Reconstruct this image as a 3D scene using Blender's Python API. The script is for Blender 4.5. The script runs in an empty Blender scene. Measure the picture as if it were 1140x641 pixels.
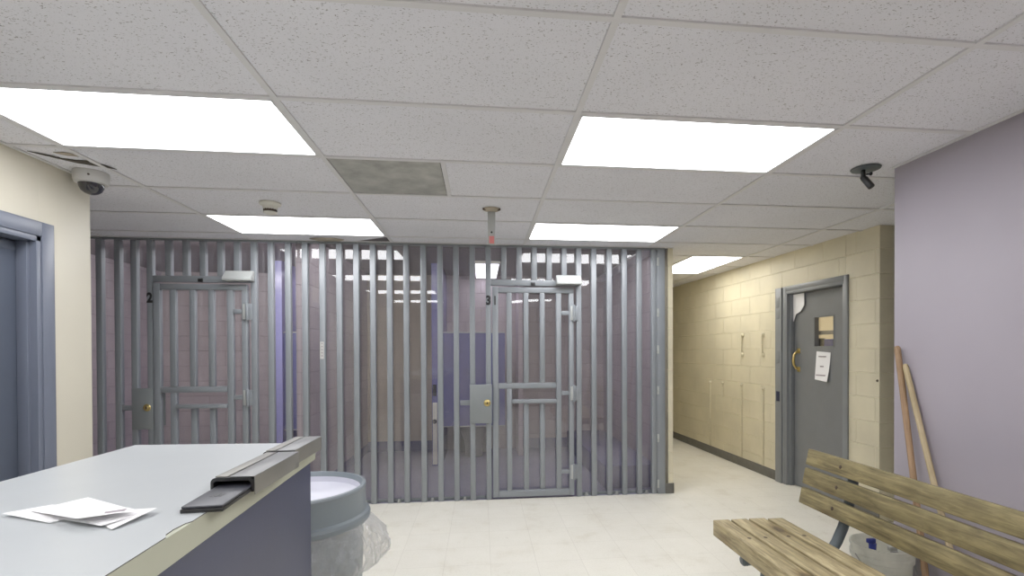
import bpy, bmesh, math, random
from mathutils import Vector, Matrix, Euler
random.seed(7)
S = bpy.context.scene
C = S.collection
PI = math.pi
CE = 2.417          # ceiling height

# ------------------------------------------------------------------ materials
def lin(c):
    def f(v):
        v /= 255.0
        return v / 12.92 if v <= 0.04045 else ((v + 0.055) / 1.055) ** 2.4
    return (f(c[0]), f(c[1]), f(c[2]), 1.0)

def nodes(name):
    m = bpy.data.materials.new(name); m.use_nodes = True
    nt = m.node_tree; nt.nodes.clear()
    out = nt.nodes.new('ShaderNodeOutputMaterial')
    return m, nt, out

def N(nt, t, **kw):
    n = nt.nodes.new(t)
    for k, v in kw.items():
        if k in n.inputs.keys() if isinstance(k, str) else False:
            n.inputs[k].default_value = v
        else:
            setattr(n, k, v)
    return n

def principled(nt, out, col=None, rough=0.5, metal=0.0, spec=0.5):
    p = nt.nodes.new('ShaderNodeBsdfPrincipled')
    if col: p.inputs['Base Color'].default_value = col
    p.inputs['Roughness'].default_value = rough
    p.inputs['Metallic'].default_value = metal
    p.inputs['Specular IOR Level'].default_value = spec
    nt.links.new(p.outputs[0], out.inputs[0])
    return p

def noise(nt, scale=5, detail=4, vec=None, rough=0.55):
    n = nt.nodes.new('ShaderNodeTexNoise'); n.inputs['Scale'].default_value = scale
    n.inputs['Detail'].default_value = detail; n.inputs['Roughness'].default_value = rough
    if vec is not None: nt.links.new(vec, n.inputs['Vector'])
    return n

def ramp(nt, fac, stops):
    r = nt.nodes.new('ShaderNodeValToRGB')
    e = r.color_ramp.elements
    while len(e) < len(stops): e.new(0.5)
    for i, (p, c) in enumerate(stops):
        e[i].position = p; e[i].color = c
    nt.links.new(fac, r.inputs[0]); return r

def mixc(nt, a, b, fac=0.5, mode='MIX'):
    m = nt.nodes.new('ShaderNodeMix'); m.data_type = 'RGBA'; m.blend_type = mode
    for idx, v in ((6, a), (7, b), (0, fac)):
        if hasattr(v, 'is_output'): nt.links.new(v, m.inputs[idx])
        else: m.inputs[idx].default_value = v
    return m.outputs[2]

def bump(nt, p, height, strength=0.2, dist=0.002):
    b = nt.nodes.new('ShaderNodeBump'); b.inputs['Strength'].default_value = strength
    b.inputs['Distance'].default_value = dist
    nt.links.new(height, b.inputs['Height']); nt.links.new(b.outputs[0], p.inputs['Normal'])
    return b

def objcoord(nt, scale=None):
    t = nt.nodes.new('ShaderNodeTexCoord')
    if scale is None: return t.outputs['Object']
    m = nt.nodes.new('ShaderNodeMapping'); m.inputs['Scale'].default_value = scale
    nt.links.new(t.outputs['Object'], m.inputs[0]); return m.outputs[0]

def paint(name, rgb, rough=0.45, metal=0.0, var=0.12, nscale=6, bscale=60, bstr=0.08, spec=0.5):
    m, nt, out = nodes(name); p = principled(nt, out, None, rough, metal, spec)
    v = objcoord(nt); n = noise(nt, nscale, 5, v)
    c = lin(rgb); d = tuple(x * (1 - var) for x in c[:3]) + (1,); l = tuple(min(1, x * (1 + var)) for x in c[:3]) + (1,)
    r = ramp(nt, n.outputs['Fac'], [(0.3, d), (0.7, l)])
    nt.links.new(r.outputs[0], p.inputs['Base Color'])
    if bstr:
        n2 = noise(nt, bscale, 3, v); bump(nt, p, n2.outputs['Fac'], bstr, 0.002)
    return m

def block(name, rgb, axis, rough=0.5, mortar=0.9, bstr=0.55, stain=None, off=(0, 0), paintline=None):
    """painted concrete block: 406 x 203 mm units with shallow joints"""
    m, nt, out = nodes(name); p = principled(nt, out, None, rough)
    t = objcoord(nt)
    s = nt.nodes.new('ShaderNodeSeparateXYZ'); nt.links.new(t, s.inputs[0])
    cb = nt.nodes.new('ShaderNodeCombineXYZ')
    a1 = nt.nodes.new('ShaderNodeMath'); a1.operation = 'ADD'; a1.inputs[1].default_value = off[0] + 20.32
    a2 = nt.nodes.new('ShaderNodeMath'); a2.operation = 'ADD'; a2.inputs[1].default_value = off[1] + 0.0
    nt.links.new(s.outputs[axis], a1.inputs[0]); nt.links.new(s.outputs[2], a2.inputs[0])
    nt.links.new(a1.outputs[0], cb.inputs[0]); nt.links.new(a2.outputs[0], cb.inputs[1])
    b = nt.nodes.new('ShaderNodeTexBrick')
    b.inputs['Scale'].default_value = 1.0; b.inputs['Brick Width'].default_value = 0.4064
    b.inputs['Row Height'].default_value = 0.2032; b.inputs['Mortar Size'].default_value = 0.005
    b.inputs['Mortar Smooth'].default_value = 0.6
    c = lin(rgb)
    b.inputs['Color1'].default_value = c
    b.inputs['Color2'].default_value = tuple(x * 0.95 for x in c[:3]) + (1,)
    b.inputs['Mortar'].default_value = tuple(min(1, x * mortar) for x in c[:3]) + (1,)
    nt.links.new(cb.outputs[0], b.inputs['Vector'])
    n = noise(nt, 2.2, 5, t); r = ramp(nt, n.outputs['Fac'], [(0.3, (0.86, 0.86, 0.86, 1)), (0.72, (1.06, 1.06, 1.06, 1))])
    col = mixc(nt, b.outputs['Color'], r.outputs[0], 1.0, 'MULTIPLY')
    nt.links.new(col, p.inputs['Base Color'])
    n2 = noise(nt, 70, 4, t)
    inv = nt.nodes.new('ShaderNodeMath'); inv.operation = 'MULTIPLY_ADD'
    inv.inputs[1].default_value = -1.0; nt.links.new(b.outputs['Fac'], inv.inputs[0])
    sc = nt.nodes.new('ShaderNodeMath'); sc.operation = 'MULTIPLY'; sc.inputs[1].default_value = 0.22
    nt.links.new(n2.outputs['Fac'], sc.inputs[0]); nt.links.new(sc.outputs[0], inv.inputs[2])
    bump(nt, p, inv.outputs[0], bstr, 0.006)
    return m

def tile_mat(name, rgb):
    m, nt, out = nodes(name); p = principled(nt, out, None, 0.9, spec=0.2)
    v = objcoord(nt)
    w = noise(nt, 60, 2, v)
    mp = nt.nodes.new('ShaderNodeMapping'); mp.inputs['Scale'].default_value = (1, 1.5, 1); nt.links.new(v, mp.inputs[0])
    n = noise(nt, 125, 3, mp.outputs[0], 0.5)
    fis = ramp(nt, n.outputs['Fac'], [(0.33, (1, 1, 1, 1)), (0.375, (0, 0, 0, 1))])
    vo = nt.nodes.new('ShaderNodeTexVoronoi'); vo.inputs['Scale'].default_value = 130; nt.links.new(v, vo.inputs['Vector'])
    pin = ramp(nt, vo.outputs['Distance'], [(0.12, (1, 1, 1, 1)), (0.2, (0, 0, 0, 1))])
    mx = mixc(nt, fis.outputs[0], pin.outputs[0], 0.35, 'ADD')
    big = noise(nt, 1.1, 4, v)
    br = ramp(nt, big.outputs['Fac'], [(0.35, tuple(x * 0.93 for x in lin(rgb)[:3]) + (1,)), (0.65, lin(rgb))])
    col = mixc(nt, br.outputs[0], lin((140, 138, 138)), mx)
    nt.links.new(col, p.inputs['Base Color'])
    return m

def floor_mat(name, rgb, seam, rough=0.32, tile=0.3048, dirt=True):
    m, nt, out = nodes(name); p = principled(nt, out, None, rough)
    v = objcoord(nt)
    b = nt.nodes.new('ShaderNodeTexBrick'); b.offset = 0.0
    b.inputs['Scale'].default_value = 1; b.inputs['Brick Width'].default_value = tile; b.inputs['Row Height'].default_value = tile
    b.inputs['Mortar Size'].default_value = 0.0016; b.inputs['Mortar Smooth'].default_value = 0.3
    c = lin(rgb); b.inputs['Color1'].default_value = c; b.inputs['Color2'].default_value = tuple(x * 0.965 for x in c[:3]) + (1,)
    b.inputs['Mortar'].default_value = lin(seam)
    mp = nt.nodes.new('ShaderNodeMapping'); mp.inputs['Location'].default_value = (10.0, 10.07, 0); nt.links.new(v, mp.inputs[0])
    nt.links.new(mp.outputs[0], b.inputs['Vector'])
    n = noise(nt, 3.5, 8, v, 0.65); r = ramp(nt, n.outputs['Fac'], [(0.28, (0.86, 0.84, 0.79, 1)), (0.45, (0.98, 0.98, 0.97, 1)), (0.7, (1.02, 1.02, 1.02, 1))])
    col = mixc(nt, b.outputs['Color'], r.outputs[0], 1.0, 'MULTIPLY')
    n3 = noise(nt, 110, 2, v); r3 = ramp(nt, n3.outputs['Fac'], [(0.34, (0.86, 0.85, 0.82, 1)), (0.44, (1, 1, 1, 1))])
    col = mixc(nt, col, r3.outputs[0], 0.7, 'MULTIPLY')
    if dirt:
        n4 = noise(nt, 9, 6, v, 0.7); r4 = ramp(nt, n4.outputs['Fac'], [(0.27, (0.62, 0.58, 0.52, 1)), (0.36, (1, 1, 1, 1))])
        col = mixc(nt, col, r4.outputs[0], 0.6, 'MULTIPLY')
    nt.links.new(col, p.inputs['Base Color'])
    rr = ramp(nt, n.outputs['Fac'], [(0.3, (rough + 0.2,) * 3 + (1,)), (0.7, (rough,) * 3 + (1,))])
    nt.links.new(rr.outputs[0], p.inputs['Roughness'])
    bump(nt, p, n.outputs['Fac'], 0.05, 0.004)
    return m

def emis(name, rgb, strength):
    m, nt, out = nodes(name)
    e = nt.nodes.new('ShaderNodeEmission'); e.inputs[0].default_value = rgb + (1,); e.inputs[1].default_value = strength
    nt.links.new(e.outputs[0], out.inputs[0]); return m

def clear_sheet(name, haze=0.05, tint=(0.9, 0.9, 0.9), gl=1.0, scratch=True):
    m, nt, out = nodes(name)
    tr = nt.nodes.new('ShaderNodeBsdfTransparent'); tr.inputs[0].default_value = tint + (1,)
    g = nt.nodes.new('ShaderNodeBsdfGlossy'); g.inputs['Roughness'].default_value = 0.015
    g.inputs[0].default_value = (gl, gl, gl, 1)
    d = nt.nodes.new('ShaderNodeBsdfDiffuse'); d.inputs[0].default_value = lin((190, 182, 186))
    lw = nt.nodes.new('ShaderNodeLayerWeight'); lw.inputs[0].default_value = 0.5
    pw = nt.nodes.new('ShaderNodeMath'); pw.operation = 'POWER'; pw.inputs[1].default_value = 5.0
    nt.links.new(lw.outputs['Facing'], pw.inputs[0])
    fr = nt.nodes.new('ShaderNodeMath'); fr.operation = 'MULTIPLY_ADD'; fr.inputs[1].default_value = 0.5; fr.inputs[2].default_value = 0.042
    nt.links.new(pw.outputs[0], fr.inputs[0])
    v = objcoord(nt); n = noise(nt, 3, 6, v, 0.7)
    r = ramp(nt, n.outputs['Fac'], [(0.35, (haze * 0.6,) * 3 + (1,)), (0.62, (haze * 1.4,) * 3 + (1,)), (0.72, (haze * 2.6,) * 3 + (1,))])
    m1 = nt.nodes.new('ShaderNodeMixShader'); nt.links.new(r.outputs[0], m1.inputs[0])
    nt.links.new(tr.outputs[0], m1.inputs[1]); nt.links.new(d.outputs[0], m1.inputs[2])
    m2 = nt.nodes.new('ShaderNodeMixShader')
    ml = nt.nodes.new('ShaderNodeMath'); ml.operation = 'MULTIPLY'; ml.inputs[1].default_value = 1.9
    nt.links.new(fr.outputs[0], ml.inputs[0]); nt.links.new(ml.outputs[0], m2.inputs[0])
    nt.links.new(m1.outputs[0], m2.inputs[1]); nt.links.new(g.outputs[0], m2.inputs[2])
    nt.links.new(m2.outputs[0], out.inputs[0]); return m

def wood(name, dark, light, scale=(9, 0.9, 9), rough=0.6, knots=True):
    m, nt, out = nodes(name); p = principled(nt, out, None, rough)
    t = nt.nodes.new('ShaderNodeTexCoord'); oi = nt.nodes.new('ShaderNodeObjectInfo')
    vm = nt.nodes.new('ShaderNodeVectorMath'); vm.operation = 'MULTIPLY_ADD'
    vm.inputs[1].default_value = (1, 1, 1)
    sc = nt.nodes.new('ShaderNodeVectorMath'); sc.operation = 'SCALE'; sc.inputs['Scale'].default_value = 7.0
    cb = nt.nodes.new('ShaderNodeCombineXYZ')
    for i in range(3): nt.links.new(oi.outputs['Random'], cb.inputs[i])
    nt.links.new(cb.outputs[0], sc.inputs[0])
    nt.links.new(t.outputs['Object'], vm.inputs[0]); nt.links.new(sc.outputs[0], vm.inputs[2])
    mp = nt.nodes.new('ShaderNodeMapping'); mp.inputs['Scale'].default_value = scale; nt.links.new(vm.outputs[0], mp.inputs[0])
    n = noise(nt, 6.0, 8, mp.outputs[0], 0.62)
    n.inputs['Distortion'].default_value = 0.6
    r = ramp(nt, n.outputs['Fac'], [(0.3, lin(dark)), (0.5, tuple(0.5 * (a + b) for a, b in zip(lin(dark), lin(light)))), (0.66, lin(light))])
    col = r.outputs[0]
    n2 = noise(nt, 2.6, 5, vm.outputs[0], 0.6); r2 = ramp(nt, n2.outputs['Fac'], [(0.33, (0.62, 0.60, 0.46, 1)), (0.6, (1.06, 1.05, 1.0, 1))])
    col = mixc(nt, col, r2.outputs[0], 0.85, 'MULTIPLY')
    if knots:
        mk = nt.nodes.new('ShaderNodeMapping'); mk.inputs['Scale'].default_value = (5.0, 2.6, 5.0); nt.links.new(vm.outputs[0], mk.inputs[0])
        vo = nt.nodes.new('ShaderNodeTexVoronoi'); vo.inputs['Scale'].default_value = 1.0; nt.links.new(mk.outputs[0], vo.inputs['Vector'])
        rk = ramp(nt, vo.outputs['Distance'], [(0.09, (0.22, 0.16, 0.11, 1)), (0.15, (0.7, 0.62, 0.5, 1)), (0.27, (1, 1, 1, 1))])
        col = mixc(nt, col, rk.outputs[0], 0.9, 'MULTIPLY')
    nt.links.new(col, p.inputs['Base Color'])
    bump(nt, p, n.outputs['Fac'], 0.25, 0.003)
    return m

M = {}
M['tile'] = tile_mat('ceiling_tile', (224, 224, 231))
M['grid'] = paint('ceiling_grid_paint', (208, 207, 209), 0.5, var=0.03, bstr=0)
M['plenum'] = paint('plenum_dark', (26, 25, 24), 0.9)
M['ventgrey'] = paint('grey_metal_panel', (160, 160, 155), 0.6, var=0.3, nscale=7)
M['cream'] = paint('cream_wall_paint', (203, 197, 179), 0.5, var=0.025, nscale=2, bscale=25, bstr=0.06)
M['yellow'] = block('yellow_block_wall', (212, 203, 175), 1, mortar=1.12, bstr=1.0)
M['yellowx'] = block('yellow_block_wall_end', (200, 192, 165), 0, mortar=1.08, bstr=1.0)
M['mauvewall'] = paint('mauve_wall_paint', (156, 149, 158), 0.5, var=0.05, nscale=1.5, bscale=30, bstr=0.08)
M['mauvex'] = block('mauve_block_x', (178, 167, 168), 0, mortar=0.78, bstr=0.8)
M['mauvey'] = block('mauve_block_y', (182, 170, 176), 1, mortar=0.78, bstr=0.8)
M['tanx'] = block('tan_lit_cell_block', (204, 192, 174), 0, mortar=0.9, bstr=0.15)  # tan colour stands for corridor light on this stretch of back wall
M['celltop'] = paint('cell_ceiling_paint', (128, 121, 122), 0.6, var=0.05)
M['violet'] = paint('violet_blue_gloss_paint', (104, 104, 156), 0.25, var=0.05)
M['violet_lit'] = paint('lit_lavender_gloss_paint', (150, 150, 204), 0.22, var=0.05)  # lighter copy of the violet paint, glow on the wall end put into colour
M['bluepanel'] = paint('blue_screen_paint', (90, 92, 140), 0.4, var=0.06)
M['floor'] = floor_mat('vinyl_floor', (228, 224, 212), (204, 199, 186))
M['cellfloor'] = paint('cell_floor_paint', (118, 116, 140), 0.3, var=0.08, nscale=3)
M['platform'] = paint('cell_platform_paint', (104, 103, 132), 0.4, var=0.08, nscale=3)
M['base'] = paint('baseboard_vinyl', (92, 90, 84), 0.5, var=0.15, nscale=12)
M['bars'] = paint('bar_grey_paint', (128, 133, 138), 0.3, var=0.05, nscale=3, bscale=40, bstr=0.05)
M['barsdark'] = paint('lock_grey_paint', (120, 125, 127), 0.42, var=0.05)
M['hood'] = paint('hood_pale_paint', (168, 171, 169), 0.4, var=0.03)
M['black'] = paint('black_plastic', (22, 22, 24), 0.4, var=0.1)
M['ink'] = paint('black_lettering', (18, 18, 20), 0.7, var=0.0, bstr=0)
M['brass'] = paint('brass', (202, 178, 112), 0.3, metal=0.9, var=0.1, bstr=0)
M['steelpaint'] = paint('blue_grey_frame_paint', (100, 106, 121), 0.38, var=0.04)
M['slab'] = paint('blue_grey_slab_paint', (80, 87, 101), 0.42, var=0.04)
M['frame2'] = paint('grey_frame_paint', (116, 119, 122), 0.4, var=0.05)
M['slab2'] = paint('grey_slab_paint', (108, 110, 112), 0.45, var=0.05)
M['navysign'] = paint('dark_blue_label', (30, 34, 58), 0.4, var=0.05, bstr=0)
M['paper'] = paint('white_paper', (232, 231, 232), 0.8, var=0.02, bstr=0)
M['smudge'] = paint('grey_print', (150, 140, 146), 0.8, var=0.1, bstr=0)
M['whiteplastic'] = paint('white_plastic', (208, 206, 196), 0.45, var=0.03, bstr=0)
M['camgrey'] = paint('dome_housing_grey', (186, 185, 182), 0.45, var=0.03, bstr=0)
M['dome'] = paint('smoked_dome', (30, 29, 36), 0.06, var=0.1, bstr=0, spec=0.8)
M['lam'] = paint('grey_laminate', (179, 183, 185), 0.28, var=0.025, nscale=4, bscale=90, bstr=0.03)
M['lamline'] = paint('laminate_edge_line', (70, 68, 66), 0.6, var=0.1, bstr=0)
M['edge'] = paint('cream_counter_edge', (174, 175, 154), 0.4, var=0.03)
M['navy'] = paint('navy_counter_panel', (54, 58, 82), 0.42, var=0.10, nscale=2.5)
M['chrome'] = paint('brushed_steel', (126, 124, 118), 0.45, metal=0.4, var=0.06, bstr=0)
M['darksteel'] = paint('dark_brushed_steel', (112, 112, 112), 0.4, metal=0.5, var=0.08, bstr=0)
M['rubber'] = paint('dark_pad_plastic', (52, 53, 60), 0.42, var=0.08, bstr=0)
M['can'] = paint('grey_can_plastic', (116, 125, 131), 0.42, var=0.04, bscale=80, bstr=0.05)
M['canin'] = paint('pale_can_liner', (196, 196, 208), 0.4, var=0.05)
M['wood'] = wood('weathered_green_tan_wood', (78, 68, 42), (144, 131, 92))
M['woodseat'] = wood('worn_tan_seat_wood', (106, 92, 62), (184, 168, 130))
M['handle'] = wood('handle_wood', (128, 100, 74), (166, 134, 104), scale=(14, 14, 0.8), knots=False)
M['handle2'] = wood('handle_wood_pale', (160, 140, 110), (202, 184, 150), scale=(14, 14, 0.8), knots=False)
M['pipe'] = paint('dark_pipe_paint', (70, 78, 82), 0.4, var=0.15)
M['bolt'] = paint('rusty_bolt', (64, 48, 36), 0.6, var=0.2, bstr=0)
M['boltgrey'] = paint('grey_bolt', (160, 162, 160), 0.4, metal=0.5, var=0.1, bstr=0)
M['bluecap'] = paint('blue_plastic', (44, 56, 140), 0.4, var=0.05, bstr=0)
M['pinkred'] = paint('red_print', (216, 122, 120), 0.7, var=0.1, bstr=0)
M['stain'] = paint('ceiling_stain', (158, 148, 132), 0.9, var=0.2, bstr=0)
M['crack'] = paint('torn_tile_dark', (64, 58, 50), 0.9, var=0.3, bstr=0)
M['porcelain'] = paint('steel_toilet', (120, 120, 126), 0.3, var=0.05, bstr=0)
M['room_glow'] = emis('lit_room_beyond_glass', (0.66, 0.50, 0.26), 0.75)
M['light'] = emis('light_diffuser', (0.97, 0.975, 1.0), 10.5)
M['lightc'] = emis('corridor_light_diffuser', (1.0, 0.97, 0.90), 10.5)
M['nook'] = emis('cell_light_diffuser', (0.86, 0.84, 1.0), 5.0)
M['plexi'] = clear_sheet('scratched_clear_sheet', 0.095, (0.92, 0.91, 0.91))
M['glass'] = clear_sheet('clear_glass', 0.01, (0.98, 0.98, 0.98))
def bagmat():
    m, nt, out = nodes('clear_bag')
    tr = nt.nodes.new('ShaderNodeBsdfTransparent'); tr.inputs[0].default_value = (0.98, 0.98, 0.98, 1)
    d = nt.nodes.new('ShaderNodeBsdfDiffuse'); d.inputs[0].default_value = (0.8, 0.8, 0.8, 1)
    t = nt.nodes.new('ShaderNodeBsdfTranslucent'); t.inputs[0].default_value = (0.85, 0.85, 0.85, 1)
    g = nt.nodes.new('ShaderNodeBsdfGlossy'); g.inputs['Roughness'].default_value = 0.18
    a = nt.nodes.new('ShaderNodeMixShader'); a.inputs[0].default_value = 0.5
    nt.links.new(d.outputs[0], a.inputs[1]); nt.links.new(t.outputs[0], a.inputs[2])
    lw = nt.nodes.new('ShaderNodeLayerWeight'); lw.inputs[0].default_value = 0.35
    r = ramp(nt, lw.outputs['Facing'], [(0.0, (0.16, 0.16, 0.16, 1)), (0.9, (0.6, 0.6, 0.6, 1))])
    b = nt.nodes.new('ShaderNodeMixShader'); nt.links.new(r.outputs[0], b.inputs[0])
    nt.links.new(tr.outputs[0], b.inputs[1]); nt.links.new(a.outputs[0], b.inputs[2])
    c = nt.nodes.new('ShaderNodeMixShader'); c.inputs[0].default_value = 0.14
    v = objcoord(nt); nz = noise(nt, 26, 4, v, 0.6); nz.inputs['Distortion'].default_value = 1.5
    bp = nt.nodes.new('ShaderNodeBump'); bp.inputs['Strength'].default_value = 0.9; bp.inputs['Distance'].default_value = 0.012
    nt.links.new(nz.outputs['Fac'], bp.inputs['Height']); nt.links.new(bp.outputs[0], g.inputs['Normal']); nt.links.new(bp.outputs[0], d.inputs['Normal'])
    nt.links.new(b.outputs[0], c.inputs[1]); nt.links.new(g.outputs[0], c.inputs[2])
    nt.links.new(c.outputs[0], out.inputs[0]); return m
M['bag'] = bagmat()
M['pail'] = None
def pailmat():
    m, nt, out = nodes('translucent_white_plastic')
    d = nt.nodes.new('ShaderNodeBsdfDiffuse'); d.inputs[0].default_value = lin((226, 226, 216))
    t = nt.nodes.new('ShaderNodeBsdfTranslucent'); t.inputs[0].default_value = lin((226, 226, 216))
    g = nt.nodes.new('ShaderNodeBsdfGlossy'); g.inputs['Roughness'].default_value = 0.3
    tr = nt.nodes.new('ShaderNodeBsdfTransparent')
    a = nt.nodes.new('ShaderNodeMixShader'); a.inputs[0].default_value = 0.4
    nt.links.new(d.outputs[0], a.inputs[1]); nt.links.new(t.outputs[0], a.inputs[2])
    b = nt.nodes.new('ShaderNodeMixShader'); b.inputs[0].default_value = 0.06
    nt.links.new(a.outputs[0], b.inputs[1]); nt.links.new(g.outputs[0], b.inputs[2])
    c = nt.nodes.new('ShaderNodeMixShader')
    v = objcoord(nt); n = noise(nt, 9, 3, v); r = ramp(nt, n.outputs['Fac'], [(0.4, (0.08,) * 3 + (1,)), (0.7, (0.3,) * 3 + (1,))])
    nt.links.new(r.outputs[0], c.inputs[0])
    nt.links.new(b.outputs[0], c.inputs[1]); nt.links.new(tr.outputs[0], c.inputs[2])
    nt.links.new(c.outputs[0], out.inputs[0]); return m
M['pail'] = pailmat()

# ------------------------------------------------------------------ mesh builder
class MB:
    def __init__(self): self.bm = bmesh.new()
    def _merge(self, t, mi=0):
        if mi:
            for f in t.faces: f.material_index = mi
        me = bpy.data.meshes.new('tmp'); t.to_mesh(me); t.free()
        self.bm.from_mesh(me); bpy.data.meshes.remove(me)
    def box(self, x0, x1, y0, y1, z0, z1, bev=0.0, mi=0, mat=None, seg=2):
        t = bmesh.new(); bmesh.ops.create_cube(t, size=1.0)
        bmesh.ops.scale(t, vec=(abs(x1 - x0), abs(y1 - y0), abs(z1 - z0)), verts=t.verts)
        if bev: bmesh.ops.bevel(t, geom=t.edges[:], offset=bev, segments=seg, affect='EDGES', profile=0.5)
        bmesh.ops.translate(t, vec=((x0 + x1) / 2, (y0 + y1) / 2, (z0 + z1) / 2), verts=t.verts)
        if mat: bmesh.ops.transform(t, matrix=mat, verts=t.verts)
        self._merge(t, mi); return self
    def cyl(self, a, b, r, r2=None, seg=16, cap=True, bev=0.0, mi=0):
        a = Vector(a); b = Vector(b); d = b - a
        t = bmesh.new()
        bmesh.ops.create_cone(t, cap_ends=cap, segments=seg, radius1=r, radius2=r if r2 is None else r2, depth=d.length)
        if bev:
            es = [e for e in t.edges if abs(e.verts[0].co.z - e.verts[1].co.z) < 1e-6]
            bmesh.ops.bevel(t, geom=es, offset=bev, segments=2, affect='EDGES', profile=0.5)
        q = d.to_track_quat('Z', 'Y').to_matrix().to_4x4()
        bmesh.ops.transform(t, matrix=Matrix.Translation((a + b) / 2) @ q, verts=t.verts)
        self._merge(t, mi); return self
    def tube(self, pts, r, seg=12, mi=0):
        pts = [Vector(p) for p in pts]; t = bmesh.new(); rings = []
        n = len(pts); up = None
        for i, p in enumerate(pts):
            d = (pts[min(i + 1, n - 1)] - pts[max(i - 1, 0)]).normalized()
            if up is None:
                up = Vector((0, 0, 1)) if abs(d.z) < 0.9 else Vector((1, 0, 0))
            x = d.cross(up).normalized(); up = x.cross(d).normalized()
            rr = r[i] if isinstance(r, (list, tuple)) else r
            rings.append([t.verts.new(p + rr * (math.cos(2 * PI * k / seg) * x + math.sin(2 * PI * k / seg) * up)) for k in range(seg)])
        for i in range(n - 1):
            for k in range(seg):
                t.faces.new((rings[i][k], rings[i][(k + 1) % seg], rings[i + 1][(k + 1) % seg], rings[i + 1][k]))
        t.faces.new(rings[0][::-1]); t.faces.new(rings[-1])
        bmesh.ops.recalc_face_normals(t, faces=t.faces)
        self._merge(t, mi); return self
    def lathe(self, prof, c, seg=40, mi=0, axis=None, wob=None):
        """prof: list of (radius, z) from c"""
        t = bmesh.new(); rings = []
        for i, (r, z) in enumerate(prof):
            if r < 1e-6: rings.append([t.verts.new((0, 0, z))])
            else:
                ring = []
                for k in range(seg):
                    a = 2 * PI * k / seg; rr = r + (wob(i, a) if wob else 0)
                    ring.append(t.verts.new((rr * math.cos(a), rr * math.sin(a), z)))
                rings.append(ring)
        for i in range(len(rings) - 1):
            A, B = rings[i], rings[i + 1]
            for k in range(seg):
                k2 = (k + 1) % seg
                if len(A) == 1 and len(B) > 1: t.faces.new((A[0], B[k], B[k2]))
                elif len(B) == 1 and len(A) > 1: t.faces.new((A[k2], A[k], B[0]))
                elif len(A) > 1: t.faces.new((A[k], A[k2], B[k2], B[k]))
        bmesh.ops.recalc_face_normals(t, faces=t.faces)
        m = Matrix.Translation(c)
        if axis is not None: m = m @ Vector(axis).to_track_quat('Z', 'Y').to_matrix().to_4x4()
        bmesh.ops.transform(t, matrix=m, verts=t.verts)
        self._merge(t, mi); return self
    def prism(self, poly, axis, lo, hi, mi=0, bev=0.0):
        """poly of 2-D points extruded along axis ('x','y','z')"""
        t = bmesh.new()
        def P(a, b, h): return {'x': (h, a, b), 'y': (a, h, b), 'z': (a, b, h)}[axis]
        A = [t.verts.new(P(a, b, lo)) for a, b in poly]; B = [t.verts.new(P(a, b, hi)) for a, b in poly]
        n = len(poly); t.faces.new(A); t.faces.new(B[::-1])
        for k in range(n): t.faces.new((A[k], B[k], B[(k + 1) % n], A[(k + 1) % n]))
        bmesh.ops.recalc_face_normals(t, faces=t.faces)
        if bev: bmesh.ops.bevel(t, geom=t.edges[:], offset=bev, segments=2, affect='EDGES', profile=0.5)
        self._merge(t, mi); return self
    def quad(self, pts, mi=0):
        vs = [self.bm.verts.new(p) for p in pts]; f = self.bm.faces.new(vs); f.material_index = mi; return self
    def transform(self, m): bmesh.ops.transform(self.bm, matrix=m, verts=self.bm.verts); return self
    def build(self, name, mats, parent=None, smooth=True, origin=None, angle=0.6):
        me = bpy.data.meshes.new(name); bm = self.bm
        if parent is not None:
            o0 = Vector((0, 0, 0)); q = parent
            while q is not None: o0 += q.location if q.rotation_euler.z == 0 else Vector((0, 0, 0)); q = q.parent
            if origin is None: origin = Vector((0, 0, 0)); rel = True
            sh = o0
        else: sh = Vector((0, 0, 0))
        if origin is None: origin = Vector((0, 0, 0))
        origin = Vector(origin)
        if parent is not None:
            bmesh.ops.translate(bm, vec=-(sh + origin), verts=bm.verts)
        else:
            bmesh.ops.translate(bm, vec=-origin, verts=bm.verts)
        bm.to_mesh(me); bm.free()
        if not isinstance(mats, (list, tuple)): mats = [mats]
        for m in mats: me.materials.append(m)
        if smooth:
            me.polygons.foreach_set('use_smooth', [True] * len(me.polygons))
            me.set_sharp_from_angle(angle=angle)
        o = bpy.data.objects.new(name, me); C.objects.link(o)
        o.location = origin
        if parent is not None: o.parent = parent
        return o

def tag(o, label=None, cat=None, group=None, kind=None):
    if label: o['label'] = label
    if cat: o['category'] = cat
    if group: o['group'] = group
    if kind: o['kind'] = kind
    return o
def thing(name, label, cat, loc, rz=0.0, group=None):
    o = bpy.data.objects.new(name, None); C.objects.link(o); o.location = loc
    o.rotation_euler = (0, 0, rz); o.empty_display_size = 0.1
    return tag(o, label, cat, group)
def struct(name, mb, mat, label=None, parent=None, **kw):
    o = mb.build(name, mat, parent, **kw)
    tag(o, label, None if label is None else 'room', None, 'structure')
    return o
def solo(name, mb, mat, label, cat, group=None, origin=None, **kw):
    xs = [v.co for v in mb.bm.verts]
    if origin is None:
        origin = ((min(v.x for v in xs) + max(v.x for v in xs)) / 2, (min(v.y for v in xs) + max(v.y for v in xs)) / 2, min(v.z for v in xs))
    return tag(mb.build(name, mat, None, origin=origin, **kw), label, cat, group)
def copytree(o, parent=None):
    c = o.copy(); C.objects.link(c)
    if parent is not None: c.parent = parent
    for ch in list(o.children): copytree(ch, c)
    return c
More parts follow.
